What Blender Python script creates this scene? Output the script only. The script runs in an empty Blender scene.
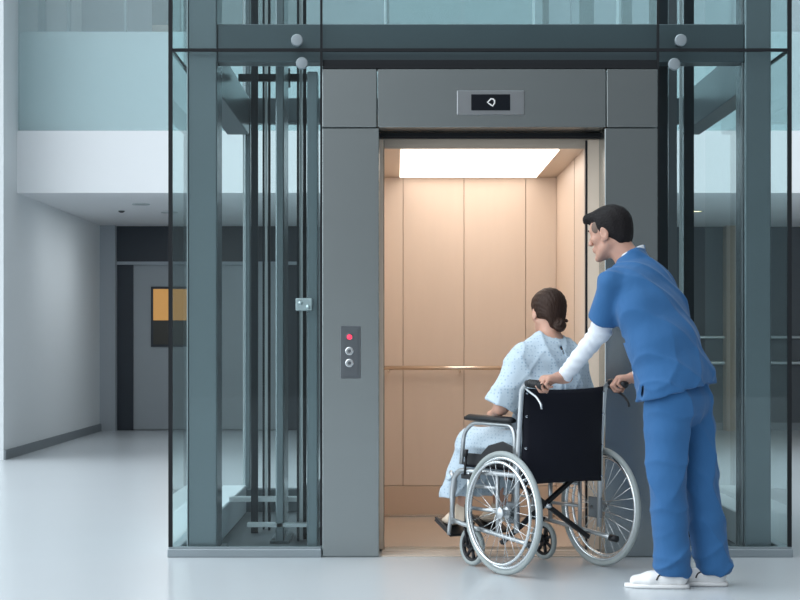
import bpy, math, random
import numpy as np
from mathutils import Vector, Matrix
random.seed(4)
S = bpy.context.scene
COL = S.collection

# ------------------------------------------------------------------ camera
FPX = 1759.0                      # focal length in pixels of the 800 wide frame
cam_d = bpy.data.cameras.new('camera'); cam = bpy.data.objects.new('camera', cam_d); COL.objects.link(cam)
cam.location = (0, -9, 1.1); cam.rotation_euler = (math.pi/2, 0, 0)
cam_d.sensor_width = 36; cam_d.lens = FPX/800*36
cam_d.shift_x = 5/800; cam_d.shift_y = 42/800
cam_d.clip_end = 200
S.camera = cam

# ------------------------------------------------------------------ world: daylight of a tall atrium
w = bpy.data.worlds.new('daylight'); S.world = w; w.use_nodes = True
nt = w.node_tree; nt.nodes.clear()
tc = nt.nodes.new('ShaderNodeTexCoord'); sx = nt.nodes.new('ShaderNodeSeparateXYZ')
nt.links.new(tc.outputs['Generated'], sx.inputs[0])
mz = nt.nodes.new('ShaderNodeMapRange'); mz.interpolation_type = 'SMOOTHSTEP'
mz.inputs['From Min'].default_value = 0.10; mz.inputs['From Max'].default_value = 0.75
mz.inputs['To Min'].default_value = 0.20; mz.inputs['To Max'].default_value = 1.15
nt.links.new(sx.outputs[2], mz.inputs['Value'])
mx = nt.nodes.new('ShaderNodeMapRange'); mx.interpolation_type = 'SMOOTHSTEP'
mx.inputs['From Min'].default_value = 0.1; mx.inputs['From Max'].default_value = -0.9
mx.inputs['To Min'].default_value = 0.0; mx.inputs['To Max'].default_value = 1.7
nt.links.new(sx.outputs[0], mx.inputs['Value'])
ad = nt.nodes.new('ShaderNodeMath'); ad.operation = 'ADD'
mr = nt.nodes.new('ShaderNodeMapRange'); mr.interpolation_type = 'SMOOTHSTEP'
mr.inputs['From Min'].default_value = -0.3; mr.inputs['From Max'].default_value = 0.3
mr.inputs['To Min'].default_value = 1.3; mr.inputs['To Max'].default_value = 0.38
nt.links.new(sx.outputs[0], mr.inputs['Value'])
ml = nt.nodes.new('ShaderNodeMath'); ml.operation = 'MULTIPLY'
nt.links.new(mz.outputs[0], ml.inputs[0]); nt.links.new(mr.outputs[0], ml.inputs[1])
nt.links.new(ml.outputs[0], ad.inputs[0]); nt.links.new(mx.outputs[0], ad.inputs[1])
bg = nt.nodes.new('ShaderNodeBackground'); bg.inputs['Color'].default_value = (0.88, 0.95, 1.0, 1)
nt.links.new(ad.outputs[0], bg.inputs['Strength'])
wo = nt.nodes.new('ShaderNodeOutputWorld'); nt.links.new(bg.outputs[0], wo.inputs[0])

S.view_settings.view_transform = 'Standard'; S.view_settings.look = 'None'
S.view_settings.exposure = 0.40; S.view_settings.gamma = 1.0; S.view_settings.use_curve_mapping = False
S.cycles.transparent_max_bounces = 32
S.cycles.max_bounces = 10

# ------------------------------------------------------------------ materials
def hexc(r, g, b):
    f = lambda v: (v/255/12.92) if v/255 <= 0.04045 else ((v/255+0.055)/1.055)**2.4
    return (f(r), f(g), f(b), 1)
def mat(name, col, rough=0.5, metal=0.0, bump=0.0, bscale=60, var=0.0, vscale=4, spec=0.5, stretch=None, emit=None, estr=0, coat=0, sheen=0, sub=0, vcol=None):
    m = bpy.data.materials.new(name); m.use_nodes = True
    t = m.node_tree; b = t.nodes['Principled BSDF']
    b.inputs['Base Color'].default_value = col; b.inputs['Roughness'].default_value = rough
    b.inputs['Metallic'].default_value = metal; b.inputs['Specular IOR Level'].default_value = spec
    b.inputs['Coat Weight'].default_value = coat; b.inputs['Sheen Weight'].default_value = sheen
    if sub:
        b.inputs['Subsurface Weight'].default_value = sub; b.inputs['Subsurface Radius'].default_value = (0.9, 0.3, 0.2); b.inputs['Subsurface Scale'].default_value = 0.01
    if emit: b.inputs['Emission Color'].default_value = emit; b.inputs['Emission Strength'].default_value = estr
    co = t.nodes.new('ShaderNodeTexCoord'); mp = t.nodes.new('ShaderNodeMapping')
    t.links.new(co.outputs['Object'], mp.inputs[0])
    if stretch: mp.inputs['Scale'].default_value = stretch
    if var:
        n = t.nodes.new('ShaderNodeTexNoise'); n.inputs['Scale'].default_value = vscale; n.inputs['Detail'].default_value = 4
        t.links.new(mp.outputs[0], n.inputs['Vector'])
        mixn = t.nodes.new('ShaderNodeMix'); mixn.data_type = 'RGBA'
        c2 = vcol or tuple(min(1, c*(1-var)) for c in col[:3])+(1,)
        mixn.inputs[6].default_value = col; mixn.inputs[7].default_value = c2
        t.links.new(n.outputs['Fac'], mixn.inputs[0]); t.links.new(mixn.outputs[2], b.inputs['Base Color'])
    if bump:
        n = t.nodes.new('ShaderNodeTexNoise'); n.inputs['Scale'].default_value = bscale; n.inputs['Detail'].default_value = 3
        t.links.new(mp.outputs[0], n.inputs['Vector'])
        bp = t.nodes.new('ShaderNodeBump'); bp.inputs['Strength'].default_value = bump; bp.inputs['Distance'].default_value = 0.01
        t.links.new(n.outputs['Fac'], bp.inputs['Height']); t.links.new(bp.outputs[0], b.inputs['Normal'])
    return m
def glass(name, tint, ior=1.5, rough=0.0):
    m = bpy.data.materials.new(name); m.use_nodes = True; t = m.node_tree; t.nodes.clear()
    tr = t.nodes.new('ShaderNodeBsdfTransparent'); tr.inputs[0].default_value = tint
    gl = t.nodes.new('ShaderNodeBsdfGlossy'); gl.inputs['Roughness'].default_value = rough; gl.inputs[0].default_value = (.8, .88, .88, 1)
    fr = t.nodes.new('ShaderNodeFresnel'); fr.inputs[0].default_value = ior
    mi = t.nodes.new('ShaderNodeMixShader'); o = t.nodes.new('ShaderNodeOutputMaterial')
    ge = t.nodes.new('ShaderNodeNewGeometry'); iv = t.nodes.new('ShaderNodeMath'); iv.operation = 'SUBTRACT'; iv.inputs[0].default_value = 1
    mu = t.nodes.new('ShaderNodeMath'); mu.operation = 'MULTIPLY'
    t.links.new(ge.outputs['Backfacing'], iv.inputs[1]); t.links.new(iv.outputs[0], mu.inputs[0]); t.links.new(fr.outputs[0], mu.inputs[1])
    t.links.new(mu.outputs[0], mi.inputs[0]); t.links.new(tr.outputs[0], mi.inputs[1]); t.links.new(gl.outputs[0], mi.inputs[2])
    t.links.new(mi.outputs[0], o.inputs[0]); return m
def milky(name, tint, dcol, f):
    m = bpy.data.materials.new(name); m.use_nodes = True; t = m.node_tree; t.nodes.clear()
    tr = t.nodes.new('ShaderNodeBsdfTransparent'); tr.inputs[0].default_value = tint
    d = t.nodes.new('ShaderNodeBsdfPrincipled'); d.inputs['Base Color'].default_value = dcol; d.inputs['Roughness'].default_value = .12
    mi = t.nodes.new('ShaderNodeMixShader'); o = t.nodes.new('ShaderNodeOutputMaterial'); mi.inputs[0].default_value = f
    t.links.new(tr.outputs[0], mi.inputs[1]); t.links.new(d.outputs[0], mi.inputs[2]); t.links.new(mi.outputs[0], o.inputs[0]); return m

M = dict(
 floor=mat('floor_epoxy', (.52, .56, .59, 1), rough=.26, var=.06, vscale=.8, bump=.01, bscale=3),
 white=mat('white_plaster', (.88, .90, .92, 1), rough=.7, bump=.03, bscale=90),
 softwhite=mat('grey_white_plaster', (.76, .80, .82, 1), rough=.75, bump=.03, bscale=90),
 soffit=mat('ceiling_board', (.78, .80, .82, 1), rough=.8, bump=.02, bscale=80),
 skirting=mat('grey_skirting', (.22, .25, .27, 1), rough=.5, var=.1),
 backwall=mat('dark_grey_panelling', (.10, .115, .13, 1), rough=.45, var=.15, vscale=2),
 darkframe=mat('charcoal_frame', (.035, .045, .06, 1), rough=.4, var=.1),
 doorgrey=mat('door_grey', (.42, .46, .49, 1), rough=.45, var=.08),
 pilaster=mat('pale_grey_paint', (.42, .46, .5, 1), rough=.6, var=.05),
 beige_cabinet_refl=mat('beige_cabinet_and_reflection', (.42, .34, .27, 1), rough=.6, var=.05),
 amber=mat('amber_lit_glass', (.35, .2, .07, 1), rough=.2, emit=(.55, .28, .08, 1), estr=.55, var=.1),
 amberlow=mat('brown_glass', (.06, .055, .045, 1), rough=.3, var=.1),
 column=mat('blue_grey_steel_paint', (.19, .235, .255, 1), rough=.27, metal=.6, var=.08, vscale=3),
 beam=mat('blue_grey_beam_paint', (.105, .135, .15, 1), rough=.28, metal=.6, var=.08, vscale=3),
 rail=mat('dark_guide_rail', (.012, .018, .024, 1), rough=.4, metal=.3, var=.2, spec=.3),
 seal=mat('black_seal', (.008, .010, .013, 1), rough=.5, var=.2, spec=.3),
 curb=mat('pale_curb', (.55, .62, .65, 1), rough=.6, var=.06),
 pit=mat('shaft_floor', (.06, .075, .085, 1), rough=.5, var=.2),
 light_metal=mat('light_metal', (.62, .68, .7, 1), rough=.3, metal=.8, var=.1),
 steel=mat('brushed_steel', (.36, .395, .40, 1), rough=.27, metal=1, var=.06, vscale=3, bump=.006, bscale=60, stretch=(1, 1, 10)),
 steel_plate=mat('satin_plate', (.42, .44, .46, 1), rough=.3, metal=1, var=.06, vscale=9),
 steel_dark=mat('dark_plate', (.16, .175, .19, 1), rough=.35, metal=.9, var=.06),
 channel=mat('base_channel_steel', (.34, .39, .42, 1), rough=.4, metal=.7, var=.1),
 car=mat('peach_laminate', (.70, .59, .50, 1), rough=.42, var=.05, vscale=3, stretch=(8, 8, 1)),
 car_kick=mat('kick_plate', (.60, .47, .37, 1), rough=.35, metal=.0, var=.05),
 car_ceil=mat('car_ceiling_metal', (.60, .50, .41, 1), rough=.35, metal=.3, var=.05),
 car_floor=mat('car_floor_vinyl', (.60, .51, .43, 1), rough=.15, var=.08),
 car_out=mat('car_shell', (.12, .13, .14, 1), rough=.5, metal=.5, var=.1),
 joint=mat('panel_joint', (.28, .19, .13, 1), rough=.6, var=.1),
 rail_steel=mat('handrail_steel', (.75, .66, .56, 1), rough=.22, metal=1, var=.05),
 leaf=mat('door_leaf_satin', (.82, .67, .54, 1), rough=.3, metal=0, var=.05),
 sill=mat('sill_metal', (.62, .56, .50, 1), rough=.4, metal=.3, var=.06),
 screen=mat('display_black', (.004, .006, .01, 1), rough=.12, var=.1),
 symbol=mat('display_symbol', (.5, .5, .5, 1), emit=(.62, .64, .66, 1), estr=.3, var=.01),
 red=mat('red_lamp', (.6, .03, .06, 1), rough=.3, emit=(1, .05, .12, 1), estr=.9, var=.01),
 chrome=mat('chrome', (.72, .75, .77, 1), rough=.18, metal=1, var=.05),
 silver=mat('silver_tube_paint', (.50, .53, .55, 1), rough=.28, metal=.75, var=.06),
 tyre=mat('grey_tyre', (.33, .37, .37, 1), rough=.6, var=.1, vscale=12),
 black=mat('black_plastic', (.010, .011, .014, 1), rough=.45, var=.2, spec=.4),
 blackcloth=mat('black_nylon', (.006, .007, .014, 1), rough=.75, bump=.12, bscale=300, spec=.25, var=.2),
 skin=mat('skin_light', (.60, .34, .25, 1), rough=.5, var=.14, vscale=14, bump=.05, bscale=220, sub=.12),
 skin2=mat('skin_man', (.52, .29, .215, 1), rough=.5, var=.14, vscale=14, bump=.05, bscale=220, sub=.12),
 hair=mat('black_hair', (.013, .011, .012, 1), rough=.6, bump=.5, bscale=120, stretch=(1, .25, 1), var=.3, spec=.15),
 hair_b=mat('brown_hair', (.040, .018, .011, 1), rough=.55, bump=.5, bscale=110, stretch=(1, 1, .3), var=.55, vscale=18, spec=.25),
 stubble=mat('faded_hair', (.20, .135, .105, 1), rough=.7, var=.4, vscale=60),
 scrub=mat('blue_scrub_cotton', (.019, .108, .275, 1), rough=.85, bump=.55, bscale=13, stretch=(1.3, 1.3, .7), var=.10, vscale=5, sheen=.1),
 undershirt=mat('white_jersey', (.70, .74, .80, 1), rough=.85, bump=.10, bscale=160, var=.05),
 shoe=mat('white_leather', (.80, .80, .80, 1), rough=.4, var=.04),
 shoe_dark=mat('shoe_buckle', (.02, .02, .02, 1), rough=.4, var=.1),
 sock=mat('cream_sock', (.72, .60, .48, 1), rough=.85, bump=.2, bscale=200, var=.06),
 eye=mat('eye_white', (.7, .68, .66, 1), rough=.15, var=.02),
 lamp=mat('downlight_lens', (.9, .8, .5, 1), emit=(1, .82, .45, 1), estr=3, var=.01),
 lamp_off=mat('downlight_off', (.08, .085, .09, 1), rough=.4, var=.1),
 glass=glass('shaft_glass', (.93, .97, .972, 1)),
 glass_side=glass('side_glass', (.95, .985, .985, 1), ior=1.2),
 guard=milky('balcony_glass', (.91, .965, .97, 1), (.62, .74, .76, 1), .25),
 pinkpad=mat('grey_seat_pad', (.3, .31, .34, 1), rough=.8, var=.1),
)
# the lit ceiling panel of the lift car
M['panel'] = mat('light_panel', (1, .95, .88, 1), emit=(1, .89, .79, 1), estr=2.4, var=.01)
# gown: pale blue cotton with a small printed dot
def gown_mat():
    m = mat('gown_cotton', (.47, .63, .74, 1), rough=.85, bump=.5, bscale=16)
    t = m.node_tree; b = t.nodes['Principled BSDF']
    co = t.nodes.new('ShaderNodeTexCoord'); v = t.nodes.new('ShaderNodeTexVoronoi'); v.inputs['Scale'].default_value = 62; v.inputs['Randomness'].default_value = .35
    t.links.new(co.outputs['Object'], v.inputs['Vector'])
    r = t.nodes.new('ShaderNodeMapRange'); r.inputs['From Min'].default_value = .2; r.inputs['From Max'].default_value = .34
    t.links.new(v.outputs['Distance'], r.inputs['Value'])
    mi = t.nodes.new('ShaderNodeMix'); mi.data_type = 'RGBA'
    mi.inputs[6].default_value = (.30, .42, .53, 1); mi.inputs[7].default_value = (.50, .60, .68, 1)
    t.links.new(r.outputs[0], mi.inputs[0]); t.links.new(mi.outputs[2], b.inputs['Base Color'])
    return m
M['gown'] = gown_mat()

# ------------------------------------------------------------------ object helpers
def tag(o, label=None, cat=None, group=None, kind=None):
    if label: o['label'] = label
    if cat: o['category'] = cat
    if group: o['group'] = group
    if kind: o['kind'] = kind
    return o
def empty(name, loc=(0, 0, 0), rz=0, **k):
    o = bpy.data.objects.new(name, None); COL.objects.link(o); o.location = loc; o.rotation_euler = (0, 0, rz)
    o.empty_display_size = .05
    return tag(o, **k)
def world_origin(p):
    v = Vector((0, 0, 0))
    while p is not None: v += Vector(p.location); p = p.parent
    return v
class MB:
    """collects shapes into one mesh"""
    def __init__(s): s.v = []; s.f = []; s.sm = []
    def add(s, vs, fs, smooth=False):
        n = len(s.v); s.v += [tuple(v) for v in vs]; s.f += [tuple(i+n for i in f) for f in fs]; s.sm += [smooth]*len(fs); return s
    def box(s, x0, x1, y0, y1, z0, z1, ch=0.0, mtx=None):
        if ch <= 0:
            vs = [(x, y, z) for z in (z0, z1) for y in (y0, y1) for x in (x0, x1)]
            fs = [(0, 2, 3, 1), (4, 5, 7, 6), (0, 1, 5, 4), (2, 6, 7, 3), (0, 4, 6, 2), (1, 3, 7, 5)]
        else:                           # chamfered box
            vs = []; idx = {}
            for ix, (x, sx_) in enumerate(((x0, 1), (x1, -1))):
                for iy, (y, sy_) in enumerate(((y0, 1), (y1, -1))):
                    for iz, (z, sz_) in enumerate(((z0, 1), (z1, -1))):
                        for a in range(3):
                            p = [x+sx_*ch, y+sy_*ch, z+sz_*ch]; p[a] = (x, y, z)[a]
                            idx[ix, iy, iz, a] = len(vs); vs.append(tuple(p))
            g = lambda *k: idx[k]
            fs = []
            for i in (0, 1):
                fs.append([g(i, 0, 0, 0), g(i, 1, 0, 0), g(i, 1, 1, 0), g(i, 0, 1, 0)][::(1 if i else -1)])
                fs.append([g(0, i, 0, 1), g(1, i, 0, 1), g(1, i, 1, 1), g(0, i, 1, 1)][::(-1 if i else 1)])
                fs.append([g(0, 0, i, 2), g(1, 0, i, 2), g(1, 1, i, 2), g(0, 1, i, 2)][::(1 if i else -1)])
            for a in range(3):
                b, c = [k for k in range(3) if k != a]
                for i in (0, 1):
                    for j in (0, 1):
                        def K(t, ax):
                            q = [0, 0, 0]; q[a] = t; q[b] = i; q[c] = j; return g(q[0], q[1], q[2], ax)
                        fs.append([K(0, b), K(1, b), K(1, c), K(0, c)])
            for i in (0, 1):
                for j in (0, 1):
                    for k in (0, 1): fs.append([g(i, j, k, 0), g(i, j, k, 1), g(i, j, k, 2)])
        if mtx is not None: vs = [tuple(mtx @ Vector(v)) for v in vs]
        return s.add(vs, fs)
    def tube(s, pts, r, n=10, closed=False, bend=0.0, squash=1.0):
        pts = [Vector(p) for p in pts]
        rs = r if isinstance(r, (list, tuple)) else [r]*len(pts)
        if bend > 0 and not closed:
            np_, nr = [pts[0]], [rs[0]]
            for i in range(1, len(pts)-1):
                a, b, c = pts[i-1], pts[i], pts[i+1]
                d = min(bend, (b-a).length*.45, (c-b).length*.45)
                p0 = b+(a-b).normalized()*d; p2 = b+(c-b).normalized()*d
                for k in range(6):
                    t = k/5; np_.append(p0*(1-t)**2+b*2*t*(1-t)+p2*t*t); nr.append(rs[i])
            np_.append(pts[-1]); nr.append(rs[-1]); pts, rs = np_, nr
        m = len(pts); vs = []; fs = []; up = None
        for i in range(m):
            if closed: T = (pts[(i+1) % m]-pts[i-1]).normalized()
            else: T = (pts[min(i+1, m-1)]-pts[max(i-1, 0)]).normalized()
            if up is None:
                up = Vector((0, 0, 1)) if abs(T.z) < .9 else Vector((0, 1, 0))
            up = (up-T*up.dot(T)).normalized(); R = T.cross(up)
            for k in range(n):
                a = 2*math.pi*k/n; vs.append(pts[i]+(up*math.cos(a)*squash+R*math.sin(a))*rs[i])
        for i in range(m if closed else m-1):
            j = (i+1) % m
            for k in range(n): fs.append((i*n+k, i*n+(k+1) % n, j*n+(k+1) % n, j*n+k))
        if not closed: fs.append(tuple(range(n))[::-1]); fs.append(tuple(range((m-1)*n, m*n)))
        return s.add(vs, fs, True)
    def ring(s, c, ax, R, r, n=64, k=10):
        c = Vector(c); ax = Vector(ax).normalized(); u = ax.orthogonal().normalized(); v = ax.cross(u)
        vs = []; fs = []
        for i in range(n):
            a = 2*math.pi*i/n; d = u*math.cos(a)+v*math.sin(a)
            for j in range(k):
                b = 2*math.pi*j/k; vs.append(c+d*(R+r*math.cos(b))+ax*r*math.sin(b))
        for i in range(n):
            for j in range(k): fs.append((i*k+j, i*k+(j+1) % k, ((i+1) % n)*k+(j+1) % k, ((i+1) % n)*k+j))
        return s.add(vs, fs, True)
    def cyl(s, a, b, r, n=24): return s.tube([a, b], r, n)
    def disc(s, c, ax, prof, n=32):
        """lathe: prof = [(radius, offset)] about axis ax"""
        c = Vector(c); ax = Vector(ax).normalized(); u = ax.orthogonal().normalized(); v = ax.cross(u); vs = []; fs = []
        for (r, h) in prof:
            for i in range(n):
                a = 2*math.pi*i/n; vs.append(c+(u*math.cos(a)+v*math.sin(a))*max(r, 1e-5)+ax*h)
        for p in range(len(prof)-1):
            for i in range(n): fs.append((p*n+i, p*n+(i+1) % n, (p+1)*n+(i+1) % n, (p+1)*n+i))
        fs.append(tuple(range(n))[::-1]); fs.append(tuple(range((len(prof)-1)*n, len(prof)*n)))
        return s.add(vs, fs, False)
    def build(s, name, m, parent=None, origin=None, **k):
        """mesh vertices are given in the parent's frame (rotated things) or in world (others)"""
        vs = s.v
        o0 = Vector((0, 0, 0))
        if parent is None:
            a = np.array(s.v); o0 = Vector(((a[:, 0].min()+a[:, 0].max())/2, (a[:, 1].min()+a[:, 1].max())/2, a[:, 2].min()))
            vs = [(v[0]-o0.x, v[1]-o0.y, v[2]-o0.z) for v in s.v]
        elif origin is not None:
            vs = [(v[0]-origin[0], v[1]-origin[1], v[2]-origin[2]) for v in s.v]
        me = bpy.data.meshes.new(name); me.from_pydata(vs, [], s.f); me.validate()
        if len(me.polygons) == len(s.sm): me.polygons.foreach_set('use_smooth', s.sm)
        me.materials.append(m)
        import bmesh
        bm = bmesh.new(); bm.from_mesh(me); bmesh.ops.recalc_face_normals(bm, faces=bm.faces); bm.to_mesh(me); bm.free()
        o = bpy.data.objects.new(name, me); COL.objects.link(o); o.location = o0
        if parent is not None: o.parent = parent
        return tag(o, **k)
def bx(*a, **k): return MB().box(*a, **k)
def xz(px, py, y):
    s = FPX/(y+9); return (px-395)/s, 1.1-(py-342)/s
def struct(name, mb, m): return mb.build(name, m, kind='structure')

# ================================================================== THE SETTING
HT = 9.0
struct('floor', bx(-26, 16, -26, 13, -.2, 0), M['floor'])
WX = -3.65
struct('wall_left', bx(-3.95, WX, 7.4, 13.2, 0, HT), M['softwhite'])
struct('wall_back', bx(.2, 16, 13.0, 13.2, 0, 2.54), M['backwall'])
struct('wall_back_left', bx(WX, .2, 13.0, 13.2, 0, 2.54), M['doorgrey'])
struct('wall_upper_back', bx(WX, 16, 11.5, 11.7, 3.14, HT), M['pilaster'])
struct('ceiling', bx(WX, 16, 8.02, 13.2, 2.54, 2.56), M['soffit'])
struct('trim_1', bx(WX, 16, 7.98, 8.02, 2.54, 3.14), M['white'])          # white fascia of the upper floor
struct('trim_2', bx(WX, 16, 8.02, 13.2, 2.56, 3.14), M['white'])          # slab
struct('baseboard_left', bx(WX, WX+.02, 7.4, 13.0, 0, .09), M['skirting'])
struct('baseboard_back', bx(1.4, 15.9, 12.975, 13.0, 0, .09), M['skirting'])
struct('wall_pilaster', bx(WX+.0, -3.46, 12.75, 13.0, 0, 2.54), M['pilaster'])
struct('wall_car_reflection', bx(4.10, 4.28, 12.75, 13.0, 0, 2.54), M['beige_cabinet_refl'])  # added beige strip standing in for the lift car's reflection in the glass
# doorway at the end of the passage
d1 = empty('door_1', (-2.2, 12.9, 0), kind='structure')
def part(mb, name, m, root, **k): return mb.build(name, m, root, origin=tuple(world_origin(root)), **k)
f = MB(); f.box(-3.46, -1.2, 12.88, 13.0, 2.10, 2.54); f.box(-3.46, -3.26, 12.90, 13.0, 0, 2.06); f.box(-1.4, -1.2, 12.90, 13.0, 0, 2.06)
part(f, 'door_frame', M['darkframe'], d1)
part(bx(-3.46, -1.2, 12.86, 12.96, 2.06, 2.10), 'transom_bar', M['pilaster'], d1)
part(bx(-3.26, -1.4, 12.93, 12.97, .01, 2.06), 'door_leaf', M['doorgrey'], d1)
part(bx(-3.04, -2.55, 12.915, 12.935, 1.04, 1.79), 'window_frame', M['darkframe'], d1)
part(bx(-3.01, -2.58, 12.905, 12.92, 1.37, 1.76), 'window_pane', M['amber'], d1)
part(bx(-3.01, -2.58, 12.905, 12.92, 1.07, 1.36), 'lower_pane', M['amberlow'], d1)
# dark joints of the panelled back wall
for i, x in enumerate((-1.0, 0.2, 1.4, 2.6, 3.2, 4.5, 5.1, 5.7, 7.0)):
    struct('trim_%d' % (i+3), bx(x, x+.03, 12.98, 13.0, 0.09, 2.54), M['darkframe'])
# upper floor: glass guard and what stands behind it
gx = [-3.645, -1.9, -.1, 1.7, 3.5, 5.3, 7.1, 8.9]
struct('wall_upper_low', bx(WX, 16, 8.12, 8.22, 3.14, 4.12), M['white'])
BG = empty('balcony_guard', (2.6, 8.01, 3.14), label='pale teal glass balcony guard along the white upper floor edge', cat='balcony railing')
for i in range(len(gx)-1):
    part(MB().box(gx[i]+.004, gx[i+1]-.004, 8.00, 8.02, 3.14, 5.6), 'guard_panel', M['guard'], BG)
pc = [(-3.1, -2.95, 'pale'), (-2.72, -2.68, 'pale')]
ucol = M['light_metal']
GZ = empty('glazing_frame', (0, 9.1, 3.14), label='row of pale and black glazing posts standing behind the upper floor guard', cat='glazed partition')
def upost(px0, px1, y, m, lab):
    s = FPX/(y+9); part(MB().box((px0-395)/s, (px1-395)/s, y, y+.08, 3.14, HT-.5), 'mullion', m, GZ)
upost(38, 45, 9.0, M['curb'], 'broad pale post of the upper floor, nearest the left wall')
upost(67, 70, 9.0, M['curb'], 'thin pale post of the upper floor, second from the left wall')
upost(124, 126, 9.0, M['curb'], 'thin pale post of the upper floor, left of the beige cabinet')
upost(244, 248, 9.0, M['curb'], 'pale upper floor post seen above the left shaft bay')
upost(252, 262, 9.2, M['rail'], 'black upper floor post seen above the left shaft bay')
upost(384, 386, 9.0, M['white'], 'thin white post above the left end of the lift header')
upost(387, 389, 9.1, M['rail'], 'thin black post touching the white one above the lift header')
upost(533, 535, 9.0, M['white'], 'thin white post above the display of the lift')
upost(543, 549, 9.2, M['rail'], 'black post above the right part of the lift header')
upost(580, 594, 9.2, M['beam'], 'broad grey post above the right end of the lift header')
upost(617, 619, 9.0, M['white'], 'thin white post above the right lift jamb')
upost(622, 632, 9.2, M['beam'], 'grey post above the right lift jamb')
upost(650, 656, 9.2, M['rail'], 'black post above the right edge of the lift portal')
sU = FPX/18.8
MB().box((152-395)/FPX*18.6, (300-395)/FPX*18.6, 9.6, 9.9, 3.14, 5.2).build('partition', M['darkframe'], label='dark partition on the upper floor behind the left glass guard', cat='partition')
MB().box((152-395)/FPX*18.3, (172-395)/FPX*18.3, 9.3, 9.58, 3.14, 4.40, ch=.01).build('storage_cabinet', M['beige_cabinet_refl'], label='beige cabinet on the upper floor at the dark partition', cat='cabinet')
MB().box((-5.5)/FPX*20, (138)/FPX*20, 11.0, 11.06, 3.14, 6.5).build('frosted_panel', M['guard'], label='broad pale teal frosted panel above the lift doorway', cat='glass panel')
# ceiling fittings under the soffit
def downlight(x, y, m, lab):
    r = empty('ceiling_light', (x, y, 2.54), label=lab, cat='ceiling light', group='recessed lights under the upper floor')
    MB().ring((0, 0, -.004), (0, 0, 1), .085, .008, 32, 8).build('trim_ring', M['light_metal'], r)
    MB().disc((0, 0, -.001), (0, 0, -1), [(.08, 0), (.075, .004), (.02, .006)], 24).build('lens', m, r)
def fill_and_lamp_light(x, y, e, c):
    l = bpy.data.lights.new('passage_fill_and_downlight', 'AREA'); l.shape = 'DISK'; l.size = .15; l.energy = e; l.color = c
    o = bpy.data.objects.new('passage_fill_and_downlight', l); COL.objects.link(o); o.location = (x, y, 2.525)
fill_and_lamp_light(-2.65, 9.35, 5, (.92, .97, 1)); fill_and_lamp_light(-2.50, 10.5, 9, (.92, .97, 1)); fill_and_lamp_light(3.30, 10.3, 6, (1, .85, .6))  # left pair is added passage fill at unlit downlights; right one is lit
downlight(-2.65, 9.35, M['lamp_off'], 'grey round recessed light nearer the balcony edge, over the left passage')
downlight(-2.50, 10.5, M['lamp_off'], 'grey round recessed light deeper in the left passage')
downlight(3.30, 10.3, M['lamp'], 'lit warm recessed light seen through the right shaft bay')
downlight(2.98, 10.3, M['lamp'], 'lit warm recessed light seen beside the right guide rails')
downlight(5.2, 10.3, M['lamp_off'], 'unlit recessed light over the hall right of the shaft')
MB().disc((-3.0, 10.3, 2.54), (0, 0, -1), [(.035, 0), (.033, .012), (.015, .022), (.004, .024)], 20).build('smoke_detector', M['lamp_off'], label='small dark round detector on the ceiling of the left passage', cat='detector')
# bars added for the pale lines reflected in the glass, right
hr = empty('reflection_bars', (5.2, 12.9, .8), label='two pale bars standing in for reflected lines, along the dark back wall right of the shaft', cat='handrail')
t = MB(); t.tube([(1.2-5.2, 0, .04), (4.6, 0, .04)], .022); part_ = t.build('lower_reflection_bar', M['light_metal'], hr)
t = MB(); t.tube([(1.2-5.2, 0, .36), (4.6, 0, .36)], .018); t.build('upper_reflection_bar', M['light_metal'], hr)
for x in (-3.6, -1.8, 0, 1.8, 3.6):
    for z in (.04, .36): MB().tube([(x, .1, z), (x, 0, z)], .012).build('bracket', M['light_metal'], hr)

# ================================================================== GLASS LIFT SHAFT
XL, XR = -1.151, 2.021; YB = 2.4; ZT = 5.2; ZJ = 2.594
struct('trim_20', bx(XL+.02, XR-.02, .30, YB-.02, 0.0, .012), M['pit'])
SH = empty('elevator_shaft', (.435, 1.2, 0), label='glass lift shaft with blue-grey steel frame around the lift car', cat='elevator shaft')
# base channel under the glass
for (a, b, lab) in ((XL-.012, -.376, 'steel base channel under the left front glass of the lift shaft'), (1.348, XR+.012, 'steel base channel under the right front glass, behind the standing person')):
    c = MB(); c.box(a, b, -.02, .05, 0, .042, ch=.003); c.box(a+.004, b-.004, -.004, .03, .042, .052); part(c, 'base_channel', M['channel'], SH)
for (a, b, lab) in ((XL-.012, XL+.04, 'steel base channel under the left side glass of the lift shaft'), (XR-.04, XR+.012, 'steel base channel under the right side glass of the lift shaft')):
    part(MB().box(a, b, .052, YB, 0, .045, ch=.003), 'side_channel', M['channel'], SH)
# glass panes
def pane(x0, x1, y0, y1, z0, z1, lab, g='front glass of the shaft', m='glass'):
    part(MB().box(x0, x1, y0, y1, z0, z1), 'glass_panel', M[m], SH)
ZB = .052
pane(XL+.012, -.383, 0, .012, ZB, ZJ-.008, 'tall clear front glass panel of the left shaft bay, below the joint')
pane(XL+.012, -.383, 0, .012, ZJ+.008, ZT, 'front glass panel of the left shaft bay, above the joint')
pane(-.371, 1.340, 0, .012, ZJ+.008, ZT, 'wide front glass panel over the steel lift portal')
pane(1.352, XR-.012, 0, .012, ZB, ZJ-.008, 'tall clear front glass panel of the right shaft bay, below the joint')
pane(1.352, XR-.012, 0, .012, ZJ+.008, ZT, 'front glass panel of the right shaft bay, above the joint')
pane(XL, XL+.012, .012, YB, .045, ZJ-.006, 'left side glass panel of the shaft, below the joint', 'side glass of the shaft', 'glass_side')
pane(XL, XL+.012, .012, YB, ZJ+.006, ZT, 'left side glass panel of the shaft, above the joint', 'side glass of the shaft', 'glass_side')
pane(XR-.012, XR, .012, YB, .045, ZJ-.006, 'right side glass panel of the shaft, below the joint', 'side glass of the shaft', 'glass_side')
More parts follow.
